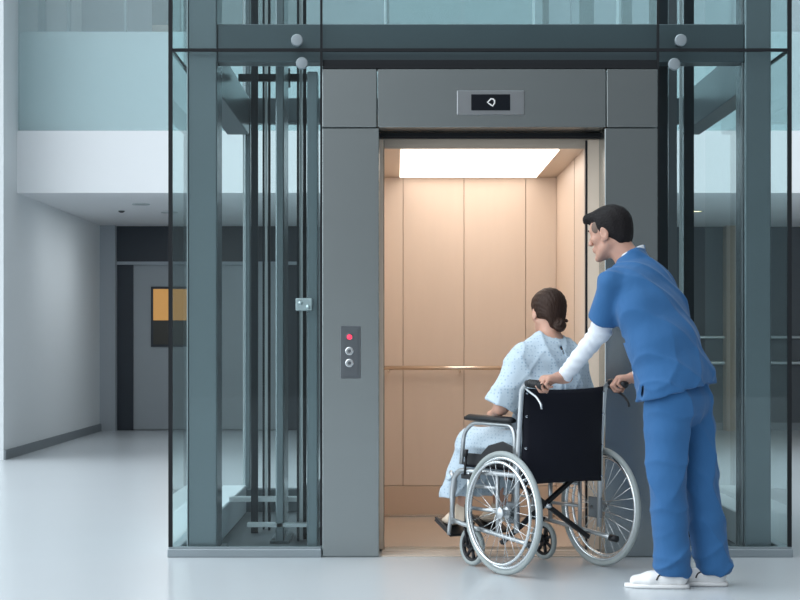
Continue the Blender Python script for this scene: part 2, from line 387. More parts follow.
pane(XR-.012, XR, .012, YB, ZJ+.006, ZT, 'right side glass panel of the shaft, above the joint', 'side glass of the shaft', 'glass_side')
pane(XL+.014, .43, YB, YB+.012, .02, ZT, 'rear glass panel at the left half of the shaft', 'rear glass of the shaft', 'glass_side')
pane(.44, XR-.014, YB, YB+.012, .02, ZT, 'rear glass panel at the right half of the shaft', 'rear glass of the shaft', 'glass_side')
# black seals
def seal(mb, lab): part(mb, 'glazing_seal', M['seal'], SH)
seal(bx(XL-.008, XL+.0125, -.006, .011, .052, ZT), 'black vertical seal on the left front corner of the glass shaft')
seal(bx(XR-.0125, XR+.008, -.006, .011, .052, ZT), 'black vertical seal on the right front corner of the glass shaft')
seal(bx(XL+.0125, XR-.0125, -.004, .014, ZJ-.008, ZJ+.008), 'black horizontal seal across the front glass over the lift')
seal(bx(-.383, -.371, -.003, .014, .06, ZJ-.008), 'black vertical seal between left bay glass and the steel portal')
seal(bx(1.340, 1.352, -.003, .014, .06, ZJ-.008), 'black vertical seal between right bay glass and the steel portal')
seal(bx(-.383, -.371, -.003, .014, ZJ+.008, ZT), 'black vertical seal above the left end of the lift header')
seal(bx(1.340, 1.352, -.003, .014, ZJ+.008, ZT), 'black vertical seal above the right end of the lift header')
seal(bx(XL-.003, XL+.015, .02, YB, ZJ-.006, ZJ+.006), 'black seal in the left side glass of the shaft')
seal(bx(XR-.015, XR+.003, .02, YB, ZJ-.006, ZJ+.006), 'black seal in the right side glass of the shaft')
# steel columns
def column(x0, x1, y0, y1, lab, m='column', z1=ZT):
    r = part(bx(x0, x1, y0, y1, .014, z1, ch=.006), 'steel_column', M[m], SH)
    part(bx(x0-.03, x1+.03, y0-.0, y1+.03, .0125, .026, ch=.002), 'base_plate', M['beam'], r)
column(-1.069, -.919, .08, .35, 'broad blue-grey steel column at the left front of the glass shaft')
column(1.807, 1.941, .08, .33, 'broad dark steel column at the right front of the glass shaft')
column(-.962, -.925, 2.25, 2.30, 'steel column at the left rear of the glass shaft')
column(1.84, 1.865, 2.25, 2.30, 'steel column at the right rear of the glass shaft')
column(-.455, -.400, .10, .24, 'slender grey column close to the left edge of the steel portal', z1=2.5)
column(-.645, -.600, .50, .90, 'slender grey column in the middle of the left shaft bay')
# beams
def beam(mb, lab): return part(mb, 'steel_beam', M['beam'], SH)
beam(bx(-.919, 1.807, .10, .24, 2.548, 2.745, ch=.004), 'long blue-grey steel crossbeam above the lift header')
beam(bx(-1.069, -.93, .36, 2.2, 2.42, 2.66, ch=.004), 'steel side beam running back at the top of the left bay')
beam(bx(1.82, 1.941, .34, 2.2, 2.42, 2.66, ch=.004), 'steel side beam running back at the top of the right bay')
beam(bx(-.98, 1.85, 2.24, 2.34, 2.50, 2.66, ch=.004), 'rear steel crossbeam of the shaft seen over the lift car')
beam(bx(-.98, -.2, 2.24, 2.34, .014, .16, ch=.004), 'low rear steel beam at the foot of the left bay')
beam(bx(1.1, 1.85, 2.24, 2.34, .014, .16, ch=.004), 'low rear steel beam at the foot of the right bay')
# pale curbs at the sides of the pit
part(MB().box(-1.095, -.945, .39, 2.18, .013, .19, ch=.006), 'side_curb', M['curb'], SH)
part(MB().box(1.83, 1.975, .37, 2.18, .013, .19, ch=.006), 'side_curb', M['curb'], SH)
# guide rails, cables and pipes
def rail(px0, px1, y, lab, m='rail', tsec=True, z1=ZT, name='guide_rail', cat='guide rail'):
    s = FPX/(y+9); x0, x1 = (px0-395)/s, (px1-395)/s
    r = MB(); r.box(x0, x1, y, y+.015, .013, z1)
    if tsec: r.box((x0+x1)/2-.006, (x0+x1)/2+.006, y+.015, y+.075, .013, z1)
    part(r, name, M[m], SH)
rail(251, 258, 1.0, 'wide black guide rail nearest the left steel column')
rail(262.5, 264.5, 1.2, 'thin black rail in the left bay beside the wide one', tsec=False)
rail(265, 267.4, 1.25, 'thin pale conduit in the left bay', m='light_metal', tsec=False)
rail(268, 270.5, 1.15, 'thin black rail right of the pale conduit', tsec=False)
rail(296.8, 299, .6, 'thin black rail left of the silver strip near the portal', tsec=False)
rail(299.4, 302.6, .65, 'silver strip rail near the left edge of the portal', m='light_metal', tsec=False)
rail(303, 306.3, .7, 'black guide rail near the left edge of the portal')
rail(658.5, 668, .3, 'wide black guide rail touching the right edge of the portal')
rail(668.5, 677, .9, 'dark grey rail behind the nurse, beside the portal', m='steel_dark')
rail(679.5, 682.6, 1.3, 'thin pale conduit in the right bay', m='light_metal', tsec=False)
rail(684, 694, .8, 'wide black guide rail in the middle of the right bay')
# brackets and pit fittings
def small(mb, name, m, lab, cat, group=None): return part(mb, name, M[m], SH)
part(bx(-1.0735, -1.0695, .072, .10, .02, ZT), 'edge_strip', M['light_metal'], SH)
part(bx(1.797, 1.803, .12, .15, .02, ZT), 'edge_strip', M['steel_plate'], SH)
part(bx(-.972, -.963, 2.24, 2.25, .02, ZT), 'edge_strip', M['light_metal'], SH)
x, z = xz(304.5, 305, .08)
b = MB(); b.box(x-.045, x+.04, .06, .098, z-.03, z+.035, ch=.004); b.cyl((x-.02, .055, z+.01), (x-.02, .062, z+.01), .012); b.cyl((x+.02, .055, z-.01), (x+.02, .062, z-.01), .012)
small(b, 'rail_bracket', 'light_metal', 'small pale bracket on the slender column left of the portal', 'bracket')
small(MB().box(-.9, -.47, 1.10, 1.14, 2.60, 2.64).box(-.66, -.60, 1.02, 1.10, 2.56, 2.66), 'cross_rail', 'rail', 'dark cross rail at the top of the left bay', 'rail')
small(bx(-.945, -.56, 1.02, 1.11, .19, .215), 'pit_bar', 'light_metal', 'pale flat bar low across the left bay', 'bar')
small(bx(-.80, -.40, .5, .58, .10, .12), 'pit_bar', 'light_metal', 'second pale flat bar low in the left bay, nearer the glass', 'bar')
bb = MB(); bb.box(-.535, -.44, .95, 1.35, .013, .30, ch=.01)
small(bb, 'pit_buffer', 'curb', 'pale box on the shaft floor by the left edge of the portal', 'box')
# round glass fixings
for (px, py, lab) in ((297, 40, 'round steel glass fixing above the joint, left of the portal'), (302, 63, 'round steel glass fixing just below the joint, left of the portal'),
                      (681, 40, 'round steel glass fixing above the joint, right of the portal'), (674.5, 64, 'round steel glass fixing just below the joint, right of the portal')):
    x, z = xz(px, py, -.02)
    fx = part(MB().disc((x, -.003, z), (0, -1, 0), [(.031, 0), (.031, .016), (.027, .021), (.01, .022)], 32), 'glass_fixing', M['channel'], SH)
    part(MB().disc((x, .013, z), (0, 1, 0), [(.022, 0), (.022, .02), (.012, .022), (.012, .084)], 20), 'stem', M['steel_dark'], fx)

# ================================================================== LIFT PORTAL
P = empty('elevator_portal', (.486, .1, 0), label='brushed steel lift surround with header, call panel and display', cat='elevator doorway')
g = .0025
def sp(x0, x1, z0, z1, name='jamb_panel', **k): part(bx(x0+g, x1-g, -.012, .245, z0+g, z1-g, ch=.003), name, M['steel'], P, **k)
xl, xa, xb, xr = -.3735, -.079, 1.070, 1.3456; zh = 2.195; zt = 2.497
sp(xl, xa, .0, zh); sp(xb, xr, .0, zh)
sp(xl, xa-.012, zh, zt, 'corner_panel'); sp(xb+.010, xr, zh, zt, 'corner_panel'); sp(xa-.012, xb+.010, zh, zt, 'header_panel')
k_ = MB(); k_.box(xl+.004, xr-.004, .01, .09, zt+.001, 2.545); k_.box(xl+.004, xr-.004, .0, .02, 2.50, 2.512)
part(k_, 'head_gap', M['seal'], P)
part(bx(xl+.006, xa-.014, .246, .262, .02, zt-.01), 'back_plate', M['steel_dark'], P)
part(bx(xb+.014, xr-.006, .246, .262, .02, zt-.01), 'back_plate', M['steel_dark'], P)
part(bx(-.30, 1.28, .205, .243, 2.166, 2.194, ch=.0).box(-.07, 1.06, .19, .205, 2.175, 2.185), 'door_track', M['seal'], P)
dl = part(bx(-.24, -.060, .249, .279, .008, 2.165, ch=.003), 'door_leaf', M['leaf'], P)
part(bx(-.0599, -.0565, .252, .276, .01, 2.16), 'edge_seal', M['seal'], dl)
# (edge seal is a sub-part, in the leaf's own frame)
dr = part(bx(1.012, 1.20, .249, .279, .008, 2.165, ch=.003), 'door_leaf', M['leaf'], P)
part(bx(1.0025, 1.0119, .249, .279, .01, 2.16), 'edge_seal', M['seal'], dr)
for o in list(dl.children)+list(dr.children): pass
s_ = MB(); s_.box(-.07, 1.06, -.005, .279, 0.0005, .006, ch=.001)
for k in range(3): s_.box(-.065, 1.055, .05+k*.06, .056+k*.06, .006, .0085)
part(s_, 'door_sill', M['sill'], P)
# display
di = part(bx(.317, .660, -.020, -.0125, 2.261, 2.384, ch=.0025), 'display_plate', M['steel_plate'], P)
part(bx(.389, .588, -.0235, -.0200, 2.282, 2.364), 'screen', M['screen'], di)
sm = MB()
ci = [(-.020, 0), (-.002, .018), (.009, .017), (.016, .009), (.016, -.004), (.006, -.019), (-.004, -.012)]
cx, cz = .492, 2.323
sm.tube([(cx+a, -.0245, cz+b_) for a, b_ in ci], .0038, 8, closed=True)
part(sm, 'direction_symbol', M['symbol'], di, label='grey lit direction symbol')
# call panel
cp = part(bx(-.278, -.176, -.018, -.0125, .914, 1.182, ch=.002), 'call_panel', M['steel_dark'], P)
part(bx(-.266, -.188, -.0205, -.018, .926, 1.170, ch=.001), 'face_plate', M['steel_dark'], cp)
part(MB().ring((-.2325, -.021, 1.1256), (0, 1, 0), .017, .003, 32, 8), 'button_ring', M['steel_dark'], cp)
part(MB().disc((-.2325, -.0205, 1.1256), (0, -1, 0), [(.0135, 0), (.0125, .004), (.004, .006)], 24), 'indicator_lamp', M['red'], cp, label='glowing red lamp')
for zz in (1.0535, .9925):
    part(MB().disc((-.2325, -.0205, zz), (0, -1, 0), [(.021, 0), (.021, .004), (.018, .006), (.0125, .006), (.012, .004), (.0, .004)], 32), 'call_button', M['chrome'], cp)
    part(MB().disc((-.2325, -.0245, zz), (0, -1, 0), [(.009, 0), (.0085, .001), (.001, .0012)], 20), 'button_centre', M['steel_dark'], cp)

# ================================================================== LIFT CAR
CB = 1.90; CL = -.20; CR = 1.00; CZ = 2.12; Y0 = .285
C = empty('elevator_car', (.40, 1.1, 0), label='open lift car with peach laminate walls and lit ceiling', cat='elevator')
part(bx(CL, CR, Y0, CB, .0135, .02), 'car_floor', M['car_floor'], C)
part(bx(CL-.03, CL, Y0, CB+.03, .02, CZ), 'side_wall', M['car'], C)
for xo in (CL-.042, CR+.0305): part(bx(xo, xo+.0115, Y0, CB+.03, .02, CZ+.02), 'car_shell', M['car_out'], C)
part(bx(CL-.03, CR+.03, CB+.0305, CB+.042, .02, CZ+.02), 'car_shell', M['car_out'], C)
rw = part(bx(CR, CR+.03, Y0, CB+.03, .02, CZ), 'side_wall', M['car'], C)
jo = [-.2, .05, .4275, .81, 1.0]
for i in range(4):
    part(bx(jo[i]+.0015, jo[i+1]-.0015, CB, CB+.02, .21, CZ, ch=.0012), 'back_panel', M['car'], C)
part(bx(CL, CR, CB+.0201, CB+.03, .02, CZ), 'back_wall', M['joint'], C)
part(bx(CL+.001, CR-.001, CB-.010, CB+.019, .022, .206, ch=.002), 'kick_plate', M['car_kick'], C)
part(bx(CL+.001, CR-.012, CB-.022, CB-.0105, .022, .032), 'floor_trim', M['rail_steel'], C)
part(bx(CR-.010, CR-.0005, Y0+.01, CB-.0105, .022, .206, ch=.002), 'kick_plate', M['car_kick'], C)
part(bx(CL-.03, CR+.03, Y0, CB+.03, CZ+.0005, CZ+.02), 'ceiling', M['car_ceil'], C)
part(bx(-.10, 1.10, Y0-.003, Y0+.02, CZ+.0205, 2.30), 'front_transom', M['car_ceil'], C)
part(bx(.03, .87, .32, CB-.045, CZ-.006, CZ-.0005), 'light_panel', M['panel'], C, label='glowing white ceiling panel')
part(bx(CL-.03, CR+.03, Y0+.02, CB+.03, CZ+.021, CZ+.05), 'car_roof', M['car_out'], C)
h = MB(); h.tube([(-.085, CB-.06, .94), (CR-.10, CB-.06, .94)], .013, 12)
part(h, 'handrail', M['rail_steel'], C)
h = MB(); h.tube([(CR-.06, .42, .94), (CR-.06, CB-.1, .94)], .013, 12)
part(h, 'handrail', M['rail_steel'], C)
for xx in (-.04, .4, .84): part(MB().tube([(xx, CB-.06, .93), (xx, CB-.06, .915), (xx, CB, .915)], .006, 8, bend=.008), 'rail_bracket', M['rail_steel'], C)
for yy in (.5, 1.1, 1.7): part(MB().tube([(CR-.06, yy, .93), (CR-.06, yy, .915), (CR, yy, .915)], .006, 8, bend=.008), 'rail_bracket', M['rail_steel'], C)
part(bx(CR-.002, CR+.0, .80, .803, .21, CZ), 'panel_joint', M['joint'], C)
# lift floor front edge joint towards the sill
part(bx(-.07, 1.0, .280, .2845, .0005, .0195), 'car_sill', M['rail_steel'], C)

# ================================================================== WHEELCHAIR (own frame: x right, y forward)
WH = empty('wheelchair', (.7585, -.5275, 0), math.radians(34), label='black and silver folding wheelchair with the seated patient, rolling into the lift', cat='wheelchair')
RW = .293
def wp(mb, name, m, parent=WH, **k): return mb.build(name, M[m], parent, **k)
wp(bx(-.235, .235, .0, .42, .485, .515, ch=.012), 'seat', 'blackcloth')
# sling backrest, bowed backwards
def sling():
    b = MB(); n = 16; vs = []; fs = []; nz = 14
    for side in (0, 1):
        for j in range(nz+1):
            z = .425+(.885-.425)*j/nz
            for i in range(n+1):
                u = i/n*2-1; x = u*.245*(1-.02*(1-abs(j/nz*2-1)))
                y = -.075-.055*(1-u*u)*(.35+.65*(math.sin(math.pi*min(1, j/nz*1.0)))) - .03*(z-.43) + (.012 if side else 0)
                zz = z+.012*(1-u*u)*(-1 if j == nz else (.6 if j == 0 else 0))
                vs.append((x, y, zz))
    N = (n+1)*(nz+1)
    for s_ in (0, 1):
        for j in range(nz):
            for i in range(n):
                q = (s_*N+j*(n+1)+i, s_*N+j*(n+1)+i+1, s_*N+(j+1)*(n+1)+i+1, s_*N+(j+1)*(n+1)+i); fs.append(q if s_ == 0 else q[::-1])
    for j in range(nz):
        for i in (0, n): fs.append((j*(n+1)+i, (j+1)*(n+1)+i, N+(j+1)*(n+1)+i, N+j*(n+1)+i))
    for i in range(n):
        for j in (0, nz): fs.append((j*(n+1)+i, j*(n+1)+i+1, N+j*(n+1)+i+1, N+j*(n+1)+i))
    b.add(vs, fs, True); return b
back = wp(sling(), 'backrest', 'blackcloth')
for sx_ in (-1, 1):
    for z in (.45, .60, .75, .86): wp(MB().disc((sx_*.235, -.088-.03*(z-.43), z), (0, -1, 0), [(.007, -.004), (.007, .002), (.003, .004)], 10), 'rivet', 'chrome', back)
for s_ in (-1, 1):
    X = s_*.255
    # back post with push handle
    f = MB(); f.tube([(X, -.045, .20), (X, -.055, .55), (X, -.085, .875), (X, -.12, .905), (X, -.16, .905)], .0125, 12, bend=.03)
    post = wp(f, 'back_post', 'silver')
    h = MB(); h.tube([(X, -.125, .906), (X, -.15, .907), (X, -.215, .902), (X, -.243, .893)], [.016, .019, .019, .016], 14)
    for k in range(6): h.ring((X, -.15-.014*k, .906-.0007*k), (0, 1, 0), .0185, .0022, 16, 6)
    wp(h, 'push_handle', 'black', post)
    bl = MB(); bl.tube([(X, -.11, .885), (X+.006*s_, -.15, .868), (X+.01*s_, -.21, .845), (X+.012*s_, -.245, .812), (X+.012*s_, -.25, .79)], .0055, 8, bend=.02)
    wp(bl, 'brake_lever', 'silver' if s_ < 0 else 'black', post)
    # side frame
    f = MB()
    f.tube([(X, -.05, .47), (X, .40, .47), (X, .45, .44), (X, .47, .36), (X, .47, .20)], .0125, 12, bend=.04)
    f.tube([(X, -.13, .155), (X, -.05, .165), (X, .38, .205), (X, .47, .22)], .0115, 12, bend=.03)
    f.tube([(X, .33, .47), (X, .33, .20)], .0115, 12)
    f.tube([(X, .10, .47), (X, .10, .175)], .010, 12)
    f.tube([(X, .115, .40), (X, .32, .40)], .009, 10)
    f.tube([(X, .115, .29), (X, .32, .29)], .009, 10)
    wp(f, 'side_frame', 'silver')
    wp(MB().tube([(X, -.13, .1545), (X, -.175, .151)], .0165, 12), 'anti_tip_cap', 'black')
    # armrest
    f = MB(); f.tube([(X-.004*s_, -.03, .50), (X-.004*s_, -.028, .66), (X-.004*s_, .0, .705), (X-.004*s_, .30, .708), (X-.004*s_, .375, .66), (X-.004*s_, .40, .50)], .0105, 12, bend=.045)
    wp(f, 'armrest_frame', 'silver')
    a = MB(); a.tube([(X, -.02, .727), (X, .0, .729), (X, .32, .733), (X, .35, .728)], [.018, .026, .026, .018], 14, squash=.62)
    wp(a, 'armrest_pad', 'black')
    # skirt guard panel
    sg = MB(); prof = [(-.01, .50), (-.01, .60), (.08, .625), (.19, .60), (.25, .555), (.37, .555), (.385, .50)]
    xo, xi = X-.012*s_, X-.018*s_
    vs = [(xo, y, z) for y, z in prof]+[(xi, y, z) for y, z in prof]; n = len(prof)
    fs = [tuple(range(n)), tuple(range(2*n-1, n-1, -1))]+[(i, (i+1) % n, n+(i+1) % n, n+i) for i in range(n)]
    sg.add(vs, fs); wp(sg, 'skirt_guard', 'black')
    # brake
    b = MB(); b.box(X+.008*s_-.006, X+.008*s_+.006, .30, .38, .43, .455, ch=.003); b.tube([(X+.012*s_, .35, .45), (X+.02*s_, .33, .54)], .006, 8); b.tube([(X+.02*s_, .33, .54), (X+.02*s_, .326, .575)], .011, 10)
    wp(b, 'wheel_brake', 'black')
    # rear wheel
    WXc = s_*.300
    t = MB(); t.ring((WXc, 0, RW), (1, 0, 0), RW-.014, .0135, 96, 14); wheel = wp(t, 'rear_wheel', 'tyre')
    t = MB(); t.ring((WXc, 0, RW), (1, 0, 0), RW-.033, .0095, 96, 10); wp(t, 'rim', 'chrome', wheel)
    t = MB(); t.ring((WXc+s_*.028, 0, RW), (1, 0, 0), RW-.052, .0075, 96, 10)
    for k in range(6):
        a = k*math.pi/3+.3; c_, sn = math.cos(a), math.sin(a)
        t.tube([(WXc+s_*.028, c_*(RW-.052), RW+sn*(RW-.052)), (WXc+s_*.004, c_*(RW-.036), RW+sn*(RW-.036))], .004, 6)
    wp(t, 'hand_rim', 'chrome', wheel)
    t = MB()
    for k in range(28):
        a = 2*math.pi*k/28; d = (1 if k % 2 else -1); a2 = a+d*(1 if (k//2) % 2 else -1)*.95
        t.tube([(WXc+d*.018, .024*math.cos(a2), RW+.024*math.sin(a2)), (WXc, (RW-.036)*math.cos(a), RW+(RW-.036)*math.sin(a))], .0014, 5)
    wp(t, 'spokes', 'chrome', wheel)
    t = MB(); t.disc((WXc, 0, RW), (s_, 0, 0), [(.016, -.045), (.028, -.024), (.028, -.018), (.015, -.014), (.015, .014), (.028, .018), (.028, .024), (.012, .030), (.004, .031)], 24); wp(t, 'hub', 'silver', wheel)
    wp(MB().cyl((s_*.248, 0, RW), (s_*.285, 0, RW), .009, 12), 'axle', 'silver')
    wp(bx(X-.007, X+.007, -.065, .03, RW-.05, RW+.05, ch=.003), 'axle_plate', 'steel_dark')
    # front caster
    cy, cz_, cr = .345, .098, .096; XC = s_*.225
    f = MB(); 
    for q in (-1, 1): f.tube([(XC+q*.026, cy, cz_), (XC+q*.026, cy+.02, .17), (XC+q*.018, cy+.04, .205)], .008, 8, squash=.6)
    f.box(XC-.03, XC+.03, cy+.015, cy+.065, .2, .215, ch=.004); f.cyl((XC, cy+.04, .21), (XC, cy+.04, .30), .015, 14); f.cyl((XC-.03, cy, cz_), (XC+.03, cy, cz_), .007, 10)
    fork = wp(f, 'caster_fork', 'black')
    t = MB(); t.ring((XC, cy, cz_), (1, 0, 0), cr-.013, .013, 48, 12); cw = wp(t, 'caster_tyre', 'tyre', fork)
    t = MB(); t.ring((XC, cy, cz_), (1, 0, 0), .070, .010, 40, 8); t.disc((XC, cy, cz_), (1, 0, 0), [(.022, -.014), (.022, .014)], 20)
    for k in range(7):
        a = 2*math.pi*k/7; c_, sn = math.cos(a), math.sin(a); t.tube([(XC, cy+.015*c_, cz_+.015*sn), (XC, cy+.068*c_, cz_+.068*sn)], .0085, 8)
    wp(t, 'caster_hub', 'black', fork)
    # leg rest
    f = MB(); XF = s_*.19
    f.tube([(X, .46, .43), (X-.01*s_, .50, .46), (XF, .53, .40), (XF, .585, .17), (XF, .59, .13)], .0105, 12, bend=.035)
    f.tube([(X, .47, .30), (XF+.01*s_, .545, .32)], .008, 8)
    wp(f, 'leg_rest', 'silver')
    fm = Matrix.Translation((s_*.115, .640, .155)) @ Matrix.Rotation(math.radians(27), 4, 'X')
    f = MB(); f.box(-.075, .075, -.07, .09, -.008, .008, ch=.006, mtx=fm); f.box(-.075, -.060, -.07, .09, .008, .018, ch=.003, mtx=fm); wp(f, 'footplate', 'black')
# folding cross brace
c = MB(); c.box(-.31, .31, -.011, .011, -.011, .011, ch=.003, mtx=Matrix.Translation((0, .04, .31)) @ Matrix.Rotation(math.radians(33), 4, 'Y'))
wp(c, 'cross_brace', 'black')
c = MB(); c.box(-.31, .31, -.011, .011, -.011, .011, ch=.003, mtx=Matrix.Translation((0, .065, .31)) @ Matrix.Rotation(math.radians(-33), 4, 'Y'))
wp(c, 'cross_brace', 'black')
wp(MB().cyl((0, .02, .31), (0, .085, .31), .014, 16), 'pivot_bolt', 'chrome')

# ================================================================== FIGURES: blended distance fields -> one continuous surface
def V3(*a): return np.array(a, dtype=np.float32)
def nrm(v): v = np.asarray(v, dtype=float); return v/np.linalg.norm(v)
class Field:
    def __init__(s, lo, hi, h):
        s.lo = np.array(lo, float); s.h = h; s.n = np.ceil((np.array(hi)-s.lo)/h).astype(int)+1
        s.D = np.full(s.n, 1.0, np.float32)
    def sub(s, lo, hi):
        a = np.clip(np.floor((np.array(lo)-s.lo)/s.h).astype(int), 0, s.n); b = np.clip(np.ceil((np.array(hi)-s.lo)/s.h).astype(int)+1, 0, s.n)
        if (b <= a).any(): return None, None
        ax = [(s.lo[i]+s.h*np.arange(a[i], b[i])).astype(np.float32) for i in range(3)]
        X, Y, Z = np.meshgrid(*ax, indexing='ij'); return (slice(a[0], b[0]), slice(a[1], b[1]), slice(a[2], b[2])), (X, Y, Z)
    def op(s, lo, hi, fn, k=.01, mode='u'):
        m = .03+k*2
        sl, P_ = s.sub(np.array(lo)-m, np.array(hi)+m)
        if sl is None: return s
        d = fn(*P_); D = s.D[sl]
        if mode == 'u':
            hh = np.clip(.5+.5*(D-d)/k, 0, 1); s.D[sl] = D*(1-hh)+d*hh-k*hh*(1-hh)
        elif mode == 's':
            d = -d; hh = np.clip(.5-.5*(D-d)/k, 0, 1); s.D[sl] = D*(1-hh)+d*hh+k*hh*(1-hh)
        return s
    def cap(s, a, b, ra, rb=None, k=.012, mode='u'):
        rb = ra if rb is None else rb; a = np.array(a, float); b = np.array(b, float); ba = b-a; L2 = max((ba**2).sum(), 1e-9); R = max(ra, rb)
        def fn(X, Y, Z):
            px, py, pz = X-a[0], Y-a[1], Z-a[2]; t = np.clip((px*ba[0]+py*ba[1]+pz*ba[2])/L2, 0, 1)
            return np.sqrt((px-t*ba[0])**2+(py-t*ba[1])**2+(pz-t*ba[2])**2)-(ra+(rb-ra)*t)
        return s.op(np.minimum(a, b)-R, np.maximum(a, b)+R, fn, k, mode)
    def ell(s, c, r, R=None, k=.012, mode='u'):
        c = np.array(c, float); r = np.array(r, float); R = np.eye(3) if R is None else np.array(R, float)   # columns = local axes
        ext = np.sqrt(((R*r)**2).sum(1)); 
        def fn(X, Y, Z):
            x, y, z = X-c[0], Y-c[1], Z-c[2]
            u = [x*R[0, i]+y*R[1, i]+z*R[2, i] for i in range(3)]
            k0 = np.sqrt(sum((u[i]/r[i])**2 for i in range(3))); k1 = np.sqrt(sum((u[i]/r[i]**2)**2 for i in range(3)))
            return k0*(k0-1)/np.maximum(k1, 1e-4)
        return s.op(c-ext, c+ext, fn, k, mode)
    def loft(s, secs, side, k=.015):
        """secs = [(centre, half width along side, half depth)]"""
        side = nrm(side)
        for (c0, w0, d0), (c1, w1, d1) in zip(secs[:-1], secs[1:]):
            c0 = np.array(c0, float); c1 = np.array(c1, float); T = c1-c0; L = np.linalg.norm(T); T = T/L
            sd = nrm(side-T*side.dot(T)); dp = np.cross(T, sd); R = max(w0, w1, d0, d1)
            def fn(X, Y, Z, c0=c0, T=T, L=L, sd=sd, dp=dp, w0=w0, w1=w1, d0=d0, d1=d1):
                x, y, z = X-c0[0], Y-c0[1], Z-c0[2]; al = x*T[0]+y*T[1]+z*T[2]; t = np.clip(al/L, 0, 1); e = al-t*L
                u = x*sd[0]+y*sd[1]+z*sd[2]; v = x*dp[0]+y*dp[1]+z*dp[2]; w_ = w0+(w1-w0)*t; dd = d0+(d1-d0)*t; mn = np.minimum(w_, dd)
                k0 = np.sqrt((u/w_)**2+(v/dd)**2+(e/mn)**2); k1 = np.sqrt((u/w_**2)**2+(v/dd**2)**2+(e/mn**2)**2)
                return k0*(k0-1)/np.maximum(k1, 1e-3)
            s.op(np.minimum(c0, c1)-R, np.maximum(c0, c1)+R, fn, k)
        return s
    def cut(s, p, n, lo=None, hi=None):
        """remove the side n points to"""
        p = np.array(p, float); n = nrm(n)
        lo = s.lo if lo is None else lo; hi = s.lo+s.h*s.n if hi is None else hi
        sl, (X, Y, Z) = s.sub(lo, hi); d = (X-p[0])*n[0]+(Y-p[1])*n[1]+(Z-p[2])*n[2]; s.D[sl] = np.maximum(s.D[sl], d); return s
    def ripple(s, fn):
        sl, (X, Y, Z) = s.sub(s.lo, s.lo+s.h*s.n); m = np.abs(s.D[sl]) < .06; D = s.D[sl]; D[m] += fn(X[m], Y[m], Z[m]).astype(np.float32); s.D[sl] = D; return s
    def mesh(s, name, m, parent, base):
        D = s.D; I = D < 0; nx, ny, nz = D.shape
        c = np.zeros((nx-1, ny-1, nz-1), np.int8)
        for i in (0, 1):
            for j in (0, 1):
                for k in (0, 1): c += I[i:nx-1+i, j:ny-1+j, k:nz-1+k]
        act = (c > 0) & (c < 8); ids = -np.ones(act.shape, np.int64); A = np.argwhere(act); ids[act] = np.arange(len(A))
        acc = np.zeros((len(A), 3)); cnt = np.zeros(len(A))
        ax, ay, az = A.T
        for d in range(3):
            o1, o2 = [k for k in range(3) if k != d]
            for i in (0, 1):
                for j in (0, 1):
                    off = np.zeros(3, int); off[o1] = i; off[o2] = j; off2 = off.copy(); off2[d] = 1
                    v0 = D[ax+off[0], ay+off[1], az+off[2]]; v1 = D[ax+off2[0], ay+off2[1], az+off2[2]]
                    cr = (v0 < 0) != (v1 < 0); t = np.where(cr, v0/np.where(v0 == v1, 1, v0-v1), 0)
                    p = np.tile(off.astype(float), (len(A), 1)); p[:, d] = t; acc += p*cr[:, None]; cnt += cr
        V = s.lo+s.h*(A+acc/np.maximum(cnt, 1)[:, None])-np.array(base)
        F = []
        for d in range(3):
            o1, o2 = [(1, 2), (2, 0), (0, 1)][d]
            sl0 = [slice(1, -1)]*3; sl0[d] = slice(0, -1); sl1 = [slice(1, -1)]*3; sl1[d] = slice(1, None)
            a = I[tuple(sl0)]; b = I[tuple(sl1)]; E = np.argwhere(a != b)
            if not len(E): continue
            fl = a[tuple(E.T)]; G = E.copy()
            for q in range(3):
                if q != d: G[:, q] += 1
            def cell(i, j):
                H = G.copy(); H[:, o1] -= i; H[:, o2] -= j; return ids[tuple(H.T)]
            q = np.stack([cell(1, 1), cell(0, 1), cell(0, 0), cell(1, 0)], 1); q[~fl] = q[~fl][:, ::-1]; F.append(q)
        F = np.concatenate(F); F = F[(F >= 0).all(1)]
        # light relaxation
        for _ in range(2):
            nb = np.zeros_like(V); c2 = np.zeros(len(V))
            for a_, b_ in ((0, 1), (1, 2), (2, 3), (3, 0)):
                np.add.at(nb, F[:, a_], V[F[:, b_]]); np.add.at(c2, F[:, a_], 1); np.add.at(nb, F[:, b_], V[F[:, a_]]); np.add.at(c2, F[:, b_], 1)
            V = V*.5+.5*nb/np.maximum(c2, 1)[:, None]
        me = bpy.data.meshes.new(name)
        me.vertices.add(len(V)); me.vertices.foreach_set('co', V.astype(np.float32).ravel())
        me.loops.add(len(F)*4); me.loops.foreach_set('vertex_index', F.astype(np.int32).ravel())
        me.polygons.add(len(F)); me.polygons.foreach_set('loop_start', np.arange(0, len(F)*4, 4, dtype=np.int32)); me.polygons.foreach_set('loop_total', np.full(len(F), 4, np.int32))
        me.polygons.foreach_set('use_smooth', np.ones(len(F), bool)); me.update(calc_edges=True); me.validate(); me.materials.append(m)
        o = bpy.data.objects.new(name, me); COL.objects.link(o)
        if parent is not None: o.parent = parent
        else: o.location = base
        return o
def frame(yaw, pitch=0, roll=0):
    """head frame: columns = right, forward, up; yaw from +y to the left, pitch nods down"""
    return np.array((Matrix.Rotation(yaw, 3, 'Z') @ Matrix.Rotation(roll, 3, 'Y') @ Matrix.Rotation(-pitch, 3, 'X')))
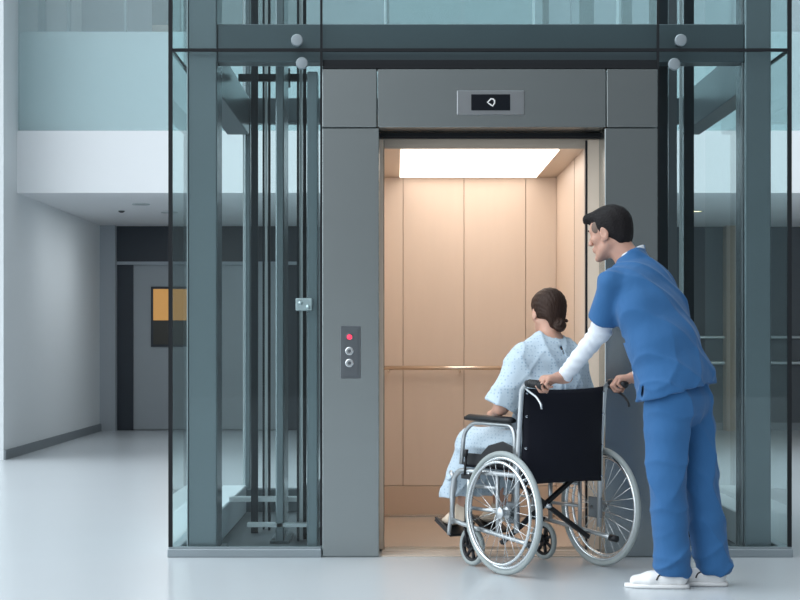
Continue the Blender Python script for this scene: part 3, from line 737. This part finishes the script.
def head(F, c, R, sc=1.0, female=False):
    c = np.array(c, float); L = lambda x, y, z: c+R @ (np.array((x, y, z))*sc)
    q = sc
    F.ell(L(0, -.012, .030), (.073*q, .092*q, .082*q), R)
    F.ell(L(0, .030, .030), (.064*q, .058*q, .066*q), R, k=.02)
    F.ell(L(0, .032, -.035), (.055*q, .050*q, .070*q), R, k=.02)
    for s_ in (-1, 1):
        F.cap(L(s_*.054, -.004, -.045), L(s_*.026, .058, -.092), .016*q, .017*q, k=.022)
        F.ell(L(s_*.042, .056, -.018), (.020*q, .020*q, .017*q), R, k=.02)
        F.ell(L(s_*.031, .090, .006), (.015*q, .011*q, .009*q), R, k=.010, mode='s')
        F.ell(L(s_*.031, .073, .004), (.013*q, .012*q, .011*q), R, k=.004)
        F.cap(L(s_*.012, .086, .022), L(s_*.044, .074, .022), .008*q, .007*q, k=.012)
    F.cap(L(0, .086, .014), L(0, .108, -.026), .0065*q, .0095*q, k=.010)
    F.ell(L(0, .101, -.030), (.015*q, .011*q, .009*q), R, k=.008)
    F.ell(L(0, .080, -.060), (.026*q, .016*q, .018*q), R, k=.014)
    F.ell(L(0, .093, -.0545), (.021*q, .007*q, .0045*q), R, k=.005)
    F.ell(L(0, .092, -.0655), (.018*q, .007*q, .0055*q), R, k=.005)
    F.cap(L(-.02, .0975, -.060), L(.02, .0975, -.060), .0022*q, k=.004, mode='s')
    F.ell(L(0, .076, -.100), (.022*q, .020*q, .016*q), R, k=.018)
    for s_ in (-1, 1):
        e = R @ np.array(Matrix.Rotation(-.25, 3, 'X')) @ np.array(Matrix.Rotation(-s_*.35, 3, 'Z'))
        F.ell(L(s_*.078, -.006, -.004), (.0075*q, .019*q, .032*q), e, k=.006)
        F.ell(L(s_*.074, .004, -.030), (.008*q, .011*q, .011*q), e, k=.008)
        F.ell(L(s_*.085, -.002, .002), (.005*q, .011*q, .019*q), e, k=.004, mode='s')
        F.cap(L(s_*.081, .006, -.006), L(s_*.080, .009, .006), .0035*q, k=.004)
def hand(F, o, f, n, s_, curl, sc=1.0, thumb='grip', spread=0.0):
    """o wrist, f wrist->knuckles, n back of the hand, s_ towards the thumb; curl = joint angles"""
    f = nrm(f); n = nrm(n-f*np.dot(n, f)); s_ = nrm(s_-f*np.dot(s_, f)-n*np.dot(s_, n)); o = np.array(o, float)
    P_ = lambda a, b, c: o+(f*a+s_*b+n*c)*sc
    R = np.stack([s_, f, n], 1)
    F.cap(P_(-.02, 0, 0), P_(.02, 0, 0), .026*sc, .027*sc, k=.015)
    F.ell(P_(.045, 0, -.001), (.041*sc, .050*sc, .016*sc), R, k=.015)
    F.cap(P_(.030, .020, -.006), P_(.080, .026, 0), .013*sc, .0115*sc, k=.015)
    F.cap(P_(.030, -.022, -.006), P_(.072, -.032, -.002), .013*sc, .010*sc, k=.015)
    L = [(.040, .024, .019), (.045, .028, .021), (.041, .026, .020), (.032, .020, .018)]
    B = [(.088, .029), (.092, .0095), (.087, -.0105), (.077, -.0300)]
    for i in range(4):
        p = P_(B[i][0], B[i][1], 0.000); a = 0; r = (.0098, .0100, .0095, .0085)[i]*sc
        F.cap(P_(B[i][0]-.03, B[i][1]*.9, -.001), p, .010*sc, r*1.08, k=.010)
        for j in range(3):
            a += math.radians(curl[j]+(i*3 if curl[0] < 60 else 0)); d = f*math.cos(a)-n*math.sin(a)+s_*spread*(1.5-i)
            p2 = p+d*L[i][j]*sc; F.cap(p, p2, r, r*.90, k=.0035); r *= .90; p = p2
    t0 = P_(.018, .026, -.008)
    if thumb == 'grip': pts = [t0, P_(.045, .044, -.022), P_(.066, .040, -.046), P_(.070, .026, -.062)]
    else: pts = [t0, P_(.046, .050, -.012), P_(.074, .056, -.018), P_(.098, .052, -.024)]
    rr = (.015, .0125, .0108, .0092)
    for j in range(3): F.cap(pts[j], pts[j+1], rr[j]*sc, rr[j+1]*sc, k=.006)

def ridge(p): return (1-np.abs(np.sin(p)))**2.2
def wl(r, f, z):                       # wheelchair frame -> world
    a = math.radians(34); return np.array((.7585+r*math.cos(a)-f*math.sin(a), -.5275+r*math.sin(a)+f*math.cos(a), z))
FW = np.array((-math.sin(math.radians(34)), math.cos(math.radians(34)), 0)); RT = np.array((math.cos(math.radians(34)), math.sin(math.radians(34)), 0)); UP = np.array((0, 0, 1.))

# ------------------------------------------------------------------ the seated patient
pb = wl(0, .2, .5)
PAT = empty('person', tuple(pb), label='seated person with brown hair in a low bun, wearing a pale blue patterned gown', cat='person')
body = Field((.05, -1.0, .08), (1.25, .30, 1.42), .0048)
Hc = wl(.043, .085, 1.240); HR = frame(math.radians(18), math.radians(8), math.radians(2))
head(body, Hc, HR, .97, True)
body.cap(wl(.022, .05, 1.10), Hc+HR @ np.array((0, -.025, -.05)), .050, .048, k=.03)
body.loft([(wl(0, .08, .60), .15, .10), (wl(0, .05, .78), .125, .09), (wl(0, .035, .95), .15, .09), (wl(.01, .04, 1.045), .14, .075)], RT, k=.03)
body.cap(wl(-.14, .04, 1.045), wl(.02, .045, 1.085), .045, .055, k=.04); body.cap(wl(.17, .04, 1.045), wl(.02, .045, 1.085), .045, .055, k=.04)
for s_ in (-1, 1):
    sh = wl(s_*.165, .04, 1.025); el = wl(s_*.235, .10, .785); wr = wl(s_*.13, .30, .735)
    body.cap(sh, el, .043, .036, k=.03); body.cap(el, wr, .036, .024, k=.012)
    hand(body, wr, wl(0, .34, .70)-wr+UP*-.02, UP*1.0+RT*s_*.3, -RT*s_+FW*.5, (14, 20, 14), .88, 'rest')
    hp = wl(s_*.085, .09, .60); kn = wl(s_*.10, .50, .595); an = wl(s_*.115, .575, .23)
    body.cap(hp, kn, .075, .055, k=.03); body.cap(kn, an, .052, .034, k=.02); body.cap(kn+np.array((0, 0, -.02)), kn*.6+an*.4-FW*.02, .045, .045, k=.03)
    toe = wl(s_*.12, .715, .175); heel = wl(s_*.115, .560, .215)
    body.cap(an, heel, .034, .028, k=.02); body.loft([(heel, .026, .024), (wl(s_*.118, .65, .20), .036, .022), (toe, .032, .014)], RT, k=.015)
body.mesh('body', M['skin'], PAT, pb)
# hair with a low bun
hf = Field(Hc-.17, Hc+.17, .0035)
L = lambda x, y, z: Hc+HR @ (np.array((x, y, z))*.97)
hf.ell(L(0, -.014, .034), (.083, .101, .090), HR, k=.02)
hf.ell(L(0, -.055, -.030), (.062, .050, .062), HR, k=.03)
hf.ell(L(0, .03, .055), (.068, .062, .055), HR, k=.02)
hf.cut(L(0, .060, 0), HR @ np.array((0, 1, -.42)))
for s_ in (-1, 1): hf.ell(L(s_*.085, .026, -.040), (.022, .040, .048), HR, k=.010, mode='s'); hf.ell(L(s_*.090, .002, -.002), (.016, .016, .022), HR, k=.008, mode='s')
hf.cut(L(0, -.02, -.066), HR @ np.array((0, .45, -1)))
hf.ell(L(-.070, -.050, -.075), (.045, .06, .04), HR, k=.02, mode='s')
hf.cap(L(.012, -.080, -.062), L(.020, -.098, -.070), .026, .028, k=.012)
def strand(X, Y, Z):
    q = np.stack([X-Hc[0], Y-Hc[1], Z-Hc[2]], -1) @ HR; a = np.arctan2(q[..., 0], q[..., 2]+.06)
    return .0012*np.sin(a*46+q[..., 1]*30)
hf.ripple(strand)
hair = hf.mesh('hair', M['hair_b'], PAT, pb)
bn = Field(L(0, -.1, -.07)-.07, L(0, -.1, -.07)+.07, .003)
bn.ell(L(.016, -.104, -.078), (.031, .026, .034), HR, k=.01)
bn.ell(L(.056, -.095, -.050), (.012, .008, .008), HR, k=.006)
bn.ripple(lambda X, Y, Z: .0022*np.sin((np.arctan2(X-L(0, -.1, -.066)[0], Z-L(0, -.1, -.066)[2])*3+(np.hypot(X-L(0, -.1, -.066)[0], Z-L(0, -.1, -.066)[2]))*260)))
bn.mesh('hair_bun', M['hair_b'], PAT, pb)
# eyes
def eyes(root, base, c, R, sc=1):
    for s_ in (-1, 1):
        p = np.array(c)+R @ (np.array((s_*.031, .0735, .004))*sc)-np.array(base)
        MB().disc(p-(R @ np.array((0, .008, 0))), R @ np.array((0, 1, 0)), [(.010, 0), (.0095, .006), (.007, .010), (.003, .0115), (.001, .012)], 16).build('eye', M['eye'], root)
        MB().disc(p, R @ np.array((0, 1, 0)), [(.004, 0), (.0035, .0045), (.001, .005)], 12).build('iris', M['black'], root)
eyes(PAT, pb, Hc, HR, .97)
# gown
gf = Field((.05, -1.0, .22), (1.25, .30, 1.20), .0052)
gf.loft([(wl(0, .13, .60), .185, .120), (wl(0, .07, .72), .195, .12), (wl(.005, .035, .88), .205, .125), (wl(.005, .030, 1.0), .200, .112), (wl(.01, .035, 1.055), .165, .085), (wl(.018, .045, 1.085), .085, .070)], RT, k=.03)
for s_ in (-1, 1):
    sh = wl(s_*.150, .035, 1.015); el = wl(s_*.240, .085, .80)
    gf.cap(wl(s_*.05, .04, 1.065), sh, .055, .062, k=.03); gf.cap(sh, el, .070, .083, k=.03)
    hp = wl(s_*.085, .09, .605); kn = wl(s_*.105, .50, .590)
    gf.cap(hp, kn, .098, .080, k=.05); gf.cap(kn, wl(s_*.13, .60, .34), .080, .085, k=.03)
gf.cap(wl(0, .25, .60), wl(0, .50, .58), .10, .08, k=.05); gf.cap(wl(0, .50, .58), wl(0, .60, .34), .08, .08, k=.05)
gf.cut((0, 0, .325), (0, 0, -1))
gf.cut(wl(0, 0, .52), -UP, wl(0, 0, .3)-np.array((.26, .26, .2)), wl(0, 0, .3)+np.array((.22, .16, .23)))
for s_ in (-1, 1):
    e0 = wl(s_*.232, .095, .805); a = nrm(wl(s_*.232, .095, .805)-wl(s_*.150, .035, 1.015)+FW*.0)
    gf.cut(e0+a*.012, a, e0-.12, e0+.12)
gf.ell(wl(.018, .045, 1.13), (.066, .066, .052), k=.008, mode='s')
ox, oz = xz(563.5, 351, -.62)
gf.ell((ox, -.60, oz), (.011, .09, .030), np.array(Matrix.Rotation(-.45, 3, 'Y')), k=.004, mode='s')
def folds(X, Y, Z):
    r = (X-.7585)*RT[0]+(Y+.5275)*RT[1]; f = (X-.7585)*FW[0]+(Y+.5275)*FW[1]
    a = -ridge(r*24+Z*5*np.sign(r)+np.sin(Z*13+f*5)*1.2)*.011*np.clip((Z-.6)*4, 0, 1)
    b = -ridge(r*40+f*6+np.sin(f*14)+Z*3)*.012*np.clip((.62-Z)*6, 0, 1)
    return a+b-.006*ridge(Z*26-r*18+np.sin(r*25+1))+.003
gf.ripple(folds)
gf.mesh('gown', M['gown'], PAT, pb)
# collar tie and socks
for s_ in (-1, 1):
    sf = Field(wl(s_*.12, .66, .2)-.15, wl(s_*.12, .66, .2)+.15, .0042)
    sf.loft([(wl(s_*.115, .560, .218), .033, .031), (wl(s_*.118, .65, .203), .043, .030), (wl(s_*.12, .715, .178), .038, .022)], RT, k=.02)
    sf.cap(wl(s_*.115, .572, .26), wl(s_*.115, .565, .215), .041, .036, k=.02)
    sf.mesh('sock', M['sock'], PAT, pb)

# ------------------------------------------------------------------ the nurse
nb = np.array((1.32, -1.08, 0.))
NUR = empty('person', tuple(nb), label='standing nurse in blue scrubs with white sleeves, pushing the wheelchair', cat='person')
hd = math.radians(52)
NF = np.array((-math.sin(hd), math.cos(hd), 0)); NR = np.array((math.cos(hd), math.sin(hd), 0))
Nh = np.array((.992, -.905, 1.600)); NHR = frame(math.radians(57), math.radians(10), math.radians(-2))
bd = Field((.52, -1.36, .03), (1.62, -.38, 1.76), .0048)
head(bd, Nh, NHR, 1.03)
neck = np.array((1.075, -.935, 1.470))
bd.cap(neck, Nh+NHR @ np.array((0, -.028, -.055)), .060, .056, k=.03)
pel = np.array((1.275, -1.08, .93)); wst = np.array((1.215, -1.06, 1.09)); che = np.array((1.145, -1.0, 1.27)); shc = np.array((1.10, -.965, 1.40))
bd.loft([(pel, .145, .095), (wst, .13, .09), (che, .155, .10), (shc, .14, .08)], NR, k=.03)
shL = np.array((.972, -1.075, 1.365)); elL = np.array((.940, -.965, 1.150)); wrL = wl(-.150, -.262, .935)
shR = np.array((1.215, -.83, 1.385)); elR = np.array((1.235, -.70, 1.13)); wrR = wl(.325, -.245, .930)
for sh, el, wr in ((shL, elL, wrL), (shR, elR, wrR)):
    bd.cap(shc+UP*.02, sh, .05, .05, k=.04); bd.cap(sh, el, .046, .038, k=.02); bd.cap(el, wr, .036, .026, k=.015)
hipL = pel-NR*.085-UP*.02; hipR = pel+NR*.085-UP*.02
knL = np.array((1.215, -1.15, .50)); anL = np.array((1.240, -1.145, .085)); knR = np.array((1.375, -1.04, .50)); anR = np.array((1.437, -1.062, .085))
for hp, kn, an in ((hipL, knL, anL), (hipR, knR, anR)):
    bd.cap(hp, kn, .075, .050, k=.03); bd.cap(kn, an, .050, .034, k=.02); bd.cap(an, an+np.array((-.06, .01, -.03)), .034, .028, k=.02)
# hands closed round the push handles
for s_, wr in ((-1, wrL), (1, wrR)):
    hc = wl(s_*.255, -.195 if s_ > 0 else -.228, .927 if s_ > 0 else .932)
    hand(bd, wr, hc-wr, UP, FW, (48, 66, 50), 1.04, 'grip')
bd.mesh('body', M['skin2'], NUR, nb)
# hair
L = lambda x, y, z: Nh+NHR @ np.array((x, y, z))
nf = Field(Nh-.18, Nh+.18, .0035)
nf.ell(L(0, -.013, .038), (.081, .100, .093), NHR, k=.02)
nf.ell(L(0, -.055, -.020), (.060, .046, .058), NHR, k=.03)
nf.ell(L(0, .030, .082), (.062, .070, .036), NHR @ np.array(Matrix.Rotation(.10, 3, 'X')), k=.02)
nf.cap(L(-.030, .090, .084), L(.030, .090, .084), .020, .020, k=.025)
nf.cap(L(-.020, .108, .074), L(.022, .108, .074), .011, .011, k=.014)
nf.cut(L(0, .118, .0), NHR @ np.array((0, 1, 0)))
for s_ in (-1, 1):
    nf.ell(L(s_*.082, .062, -.018), (.040, .046, .066), NHR, k=.008, mode='s'); nf.ell(L(s_*.092, -.004, -.012), (.020, .021, .030), NHR, k=.006, mode='s')
nf.ell(L(0, .105, .020), (.08, .040, .048), NHR, k=.008, mode='s')
nf.cut(L(0, -.04, -.060), NHR @ np.array((0, .75, -1)))
def strand2(X, Y, Z):
    q = np.stack([X-Nh[0], Y-Nh[1], Z-Nh[2]], -1) @ NHR; return .0013*np.sin(q[..., 0]*190+np.sin(q[..., 1]*60))
nf.ripple(strand2)
nf.mesh('hair', M['hair'], NUR, nb)
for s_ in (-1, 1):
    ff = Field(Nh-.13, Nh+.13, .0035)
    ff.ell(L(s_*.0600, .036, .034), (.0150, .026, .030), NHR, k=.006)
    ff.mesh('temple_hair', M['stubble'], NUR, nb)
eyes(NUR, nb, Nh, NHR)
eb = MB()
for s_ in (-1, 1):
    eb.tube([L(s_*.014, .0955, .024)-nb, L(s_*.030, .094, .030)-nb, L(s_*.046, .083, .024)-nb], [.003, .0036, .002], 8)
eb.build('eyebrows', M['hair'], NUR)
# undershirt sleeves and collar
for sh, el, wr in ((shL, elL, wrL), (shR, elR, wrR)):
    lo = np.minimum(np.minimum(sh, el), wr)-.08; hi = np.maximum(np.maximum(sh, el), wr)+.08
    uf = Field(lo, hi, .0045)
    uf.cap(sh*.35+el*.65, el, .050, .047, k=.02); uf.cap(el, wr, .047, .035, k=.02)
    ax_ = nrm(wr-el)
    uf.cut(wr-ax_*.006, ax_, wr-.07, wr+.07)
    uf.ripple(lambda X, Y, Z: .0022*np.sin((X*ax_[0]+Y*ax_[1]+Z*ax_[2])*150+np.sin(X*60)*1.6+np.sin(Z*35)))
    uf.mesh('undershirt_sleeve', M['undershirt'], NUR, nb)
tf = Field((.80, -1.36, .74), (1.60, -.62, 1.58), .0050)
hemc = np.array((1.290, -1.085, .80)); 
tf.loft([(np.array((1.268, -1.085, .80)), .200, .165), (np.array((1.258, -1.08, .93)), .190, .160), (np.array((1.208, -1.062, 1.09)), .182, .152), (np.array((1.158, -1.008, 1.25)), .200, .140), (np.array((1.130, -.972, 1.36)), .188, .118), (np.array((1.098, -.945, 1.455)), .095, .075)], NR, k=.035)
tf.cap(np.array((1.090, -.945, 1.45)), np.array((1.082, -.937, 1.515)), .072, .068, k=.025)
for sh, el, sr in ((shL, elL, 1), (shR, elR, 1)):
    e2 = sh+(el-sh)*.72
    tf.cap(np.array((1.080, -.95, 1.43)), sh, .055, .055, k=.04); tf.cap(sh, e2, .056, .077, k=.03)
    a = nrm(el-sh); a = nrm(a+(np.array((-.12, 0, 0)) if sh is shL else 0)); tf.cut(sh+(el-sh)*.80, a, sh+(el-sh)*.76-np.array((.095, .095, .10)), sh+(el-sh)*.76+np.array((.095, .095, .12)))
hn = nrm(np.array((.25, .0, -1.0)))
tf.cut((1.08, -1.08, .835), hn)
tf.cut(neck+np.array((0, 0, .042)), (-.50, .1, 1), neck-.13, neck+.13)
tf.ell((1.100, -1.22, .885), (.0045, .09, .036), k=.003, mode='s')
def tw(X, Y, Z):
    u = X*NR[0]+Y*NR[1]; f = X*NF[0]+Y*NF[1]
    a = -.012*ridge(u*13+Z*7+np.sin(u*9+Z*5)*.7)*np.clip(1.7-Z*.65, .3, 1)
    b = -.009*ridge(u*21+Z*20+f*4+np.sin(Z*9+u*6)*.9)
    return a+b-.007*ridge(u*26-Z*9+np.sin(Z*11)*.8)*np.clip((1.25-Z)*4, 0, 1)+.006
tf.ripple(tw)
tf.mesh('scrub_top', M['scrub'], NUR, nb)
cf = Field(neck-.12, neck+.14, .004); cf.cap(neck-UP*.01+np.array((.008, -.004, 0)), neck+UP*.045+np.array((.004, 0, 0)), .069, .067, k=.01)
cf.cut(neck+np.array((0, 0, .045)), (-.50, .1, 1)); cf.cut(neck-UP*.01, -UP)
cf.mesh('undershirt_collar', M['undershirt'], NUR, nb)
# trousers
pf = Field((1.0, -1.36, .02), (1.62, -.82, .98), .0050)
pf.loft([(np.array((1.258, -1.08, .93)), .150, .120), (np.array((1.270, -1.085, .84)), .176, .145)], NR, k=.04)
for hp, kn, an, rb in ((hipL, knL, anL, .075), (hipR, knR, anR, .073)):
    m1 = hp*.5+kn*.5
    pf.loft([(hp-UP*.02, .090, .105), (m1, .090, .102), (kn, .080, .092), (kn*.5+an*.5, .076, .088), (an+UP*.005, .076, .088)], NR, k=.018)
pf.cut((0, 0, .05), (-.0, 0, -1), (1.0, -1.36, .0), (1.62, -.82, .2))
def pw(X, Y, Z):
    u = X*NR[0]+Y*NR[1]; f = X*NF[0]+Y*NF[1]
    return -.014*ridge(u*19+f*5+np.sin(Z*7)*.8)*np.clip(Z*1.3+.2, 0, 1)-.008*ridge(Z*15+u*14+np.sin(u*20))-.012*ridge(Z*22-u*16+f*9)*np.clip((.30-Z)*5, 0, 1)+.007
pf.ripple(pw)
pf.mesh('trousers', M['scrub'], NUR, nb)
# shoes
def shoe(heel, toe):
    heel = np.array(heel); toe = np.array(toe); d = nrm(toe-heel); sd = np.array((-d[1], d[0], 0)); Ln = np.linalg.norm(toe-heel)
    q = lambda t, z, u=0: heel+d*Ln*t+UP*z+sd*u
    sf = Field(np.minimum(heel, toe)-np.array((.09, .09, .02)), np.maximum(heel, toe)+np.array((.09, .09, .14)), .0035)
    sf.loft([(q(.14, .045), .036, .040), (q(.35, .045), .038, .042), (q(.60, .036), .045, .034), (q(.84, .030), .040, .026)], sd, k=.025)
    sf.cap(q(.13, .075), q(.30, .078), .030, .030, k=.03)
    sf.cut((0, 0, .016), (0, 0, -1))
    sf.ell(q(.22, .125), (.04, .04, .028), k=.008, mode='s')
    up_ = sf.mesh('shoe', M['shoe'], NUR, nb)
    so = MB(); vs = []; n = 28
    for z, g_ in ((0.0012, -.002), (.008, .003), (.020, .002)):
        for i in range(n):
            a = 2*math.pi*i/n; t = .5+.5*math.cos(a); wdt = (.037+.010*math.sin(t*math.pi*.9)*t*1.2)+g_
            if t > .8: wdt *= 1-.35*((t-.8)/.2)**2
            p = q(.5+.52*math.cos(a), z, math.copysign(abs(math.sin(a))**.65, math.sin(a))*wdt)-nb; vs.append(p)
    fs = [tuple(range(n))[::-1], tuple(range(2*n, 3*n))]
    for j in range(2):
        for i in range(n): fs.append((j*n+i, j*n+(i+1) % n, (j+1)*n+(i+1) % n, (j+1)*n+i))
    so.add(vs, fs, True).build('sole', M['shoe'], up_)
    bk = MB(); sgn = -1
    bk.tube([q(.50, .040, sgn*-.046)-nb, q(.47, .060, sgn*-.042)-nb, q(.42, .066, sgn*-.036)-nb, q(.36, .060, sgn*-.037)-nb], .0035, 8, bend=.01)
    bk.build('strap_trim', M['shoe_dark'], up_)
shoe((1.308, -1.155, 0), (1.035, -1.105, 0))
shoe((1.495, -1.075, 0), (1.225, -1.025, 0))
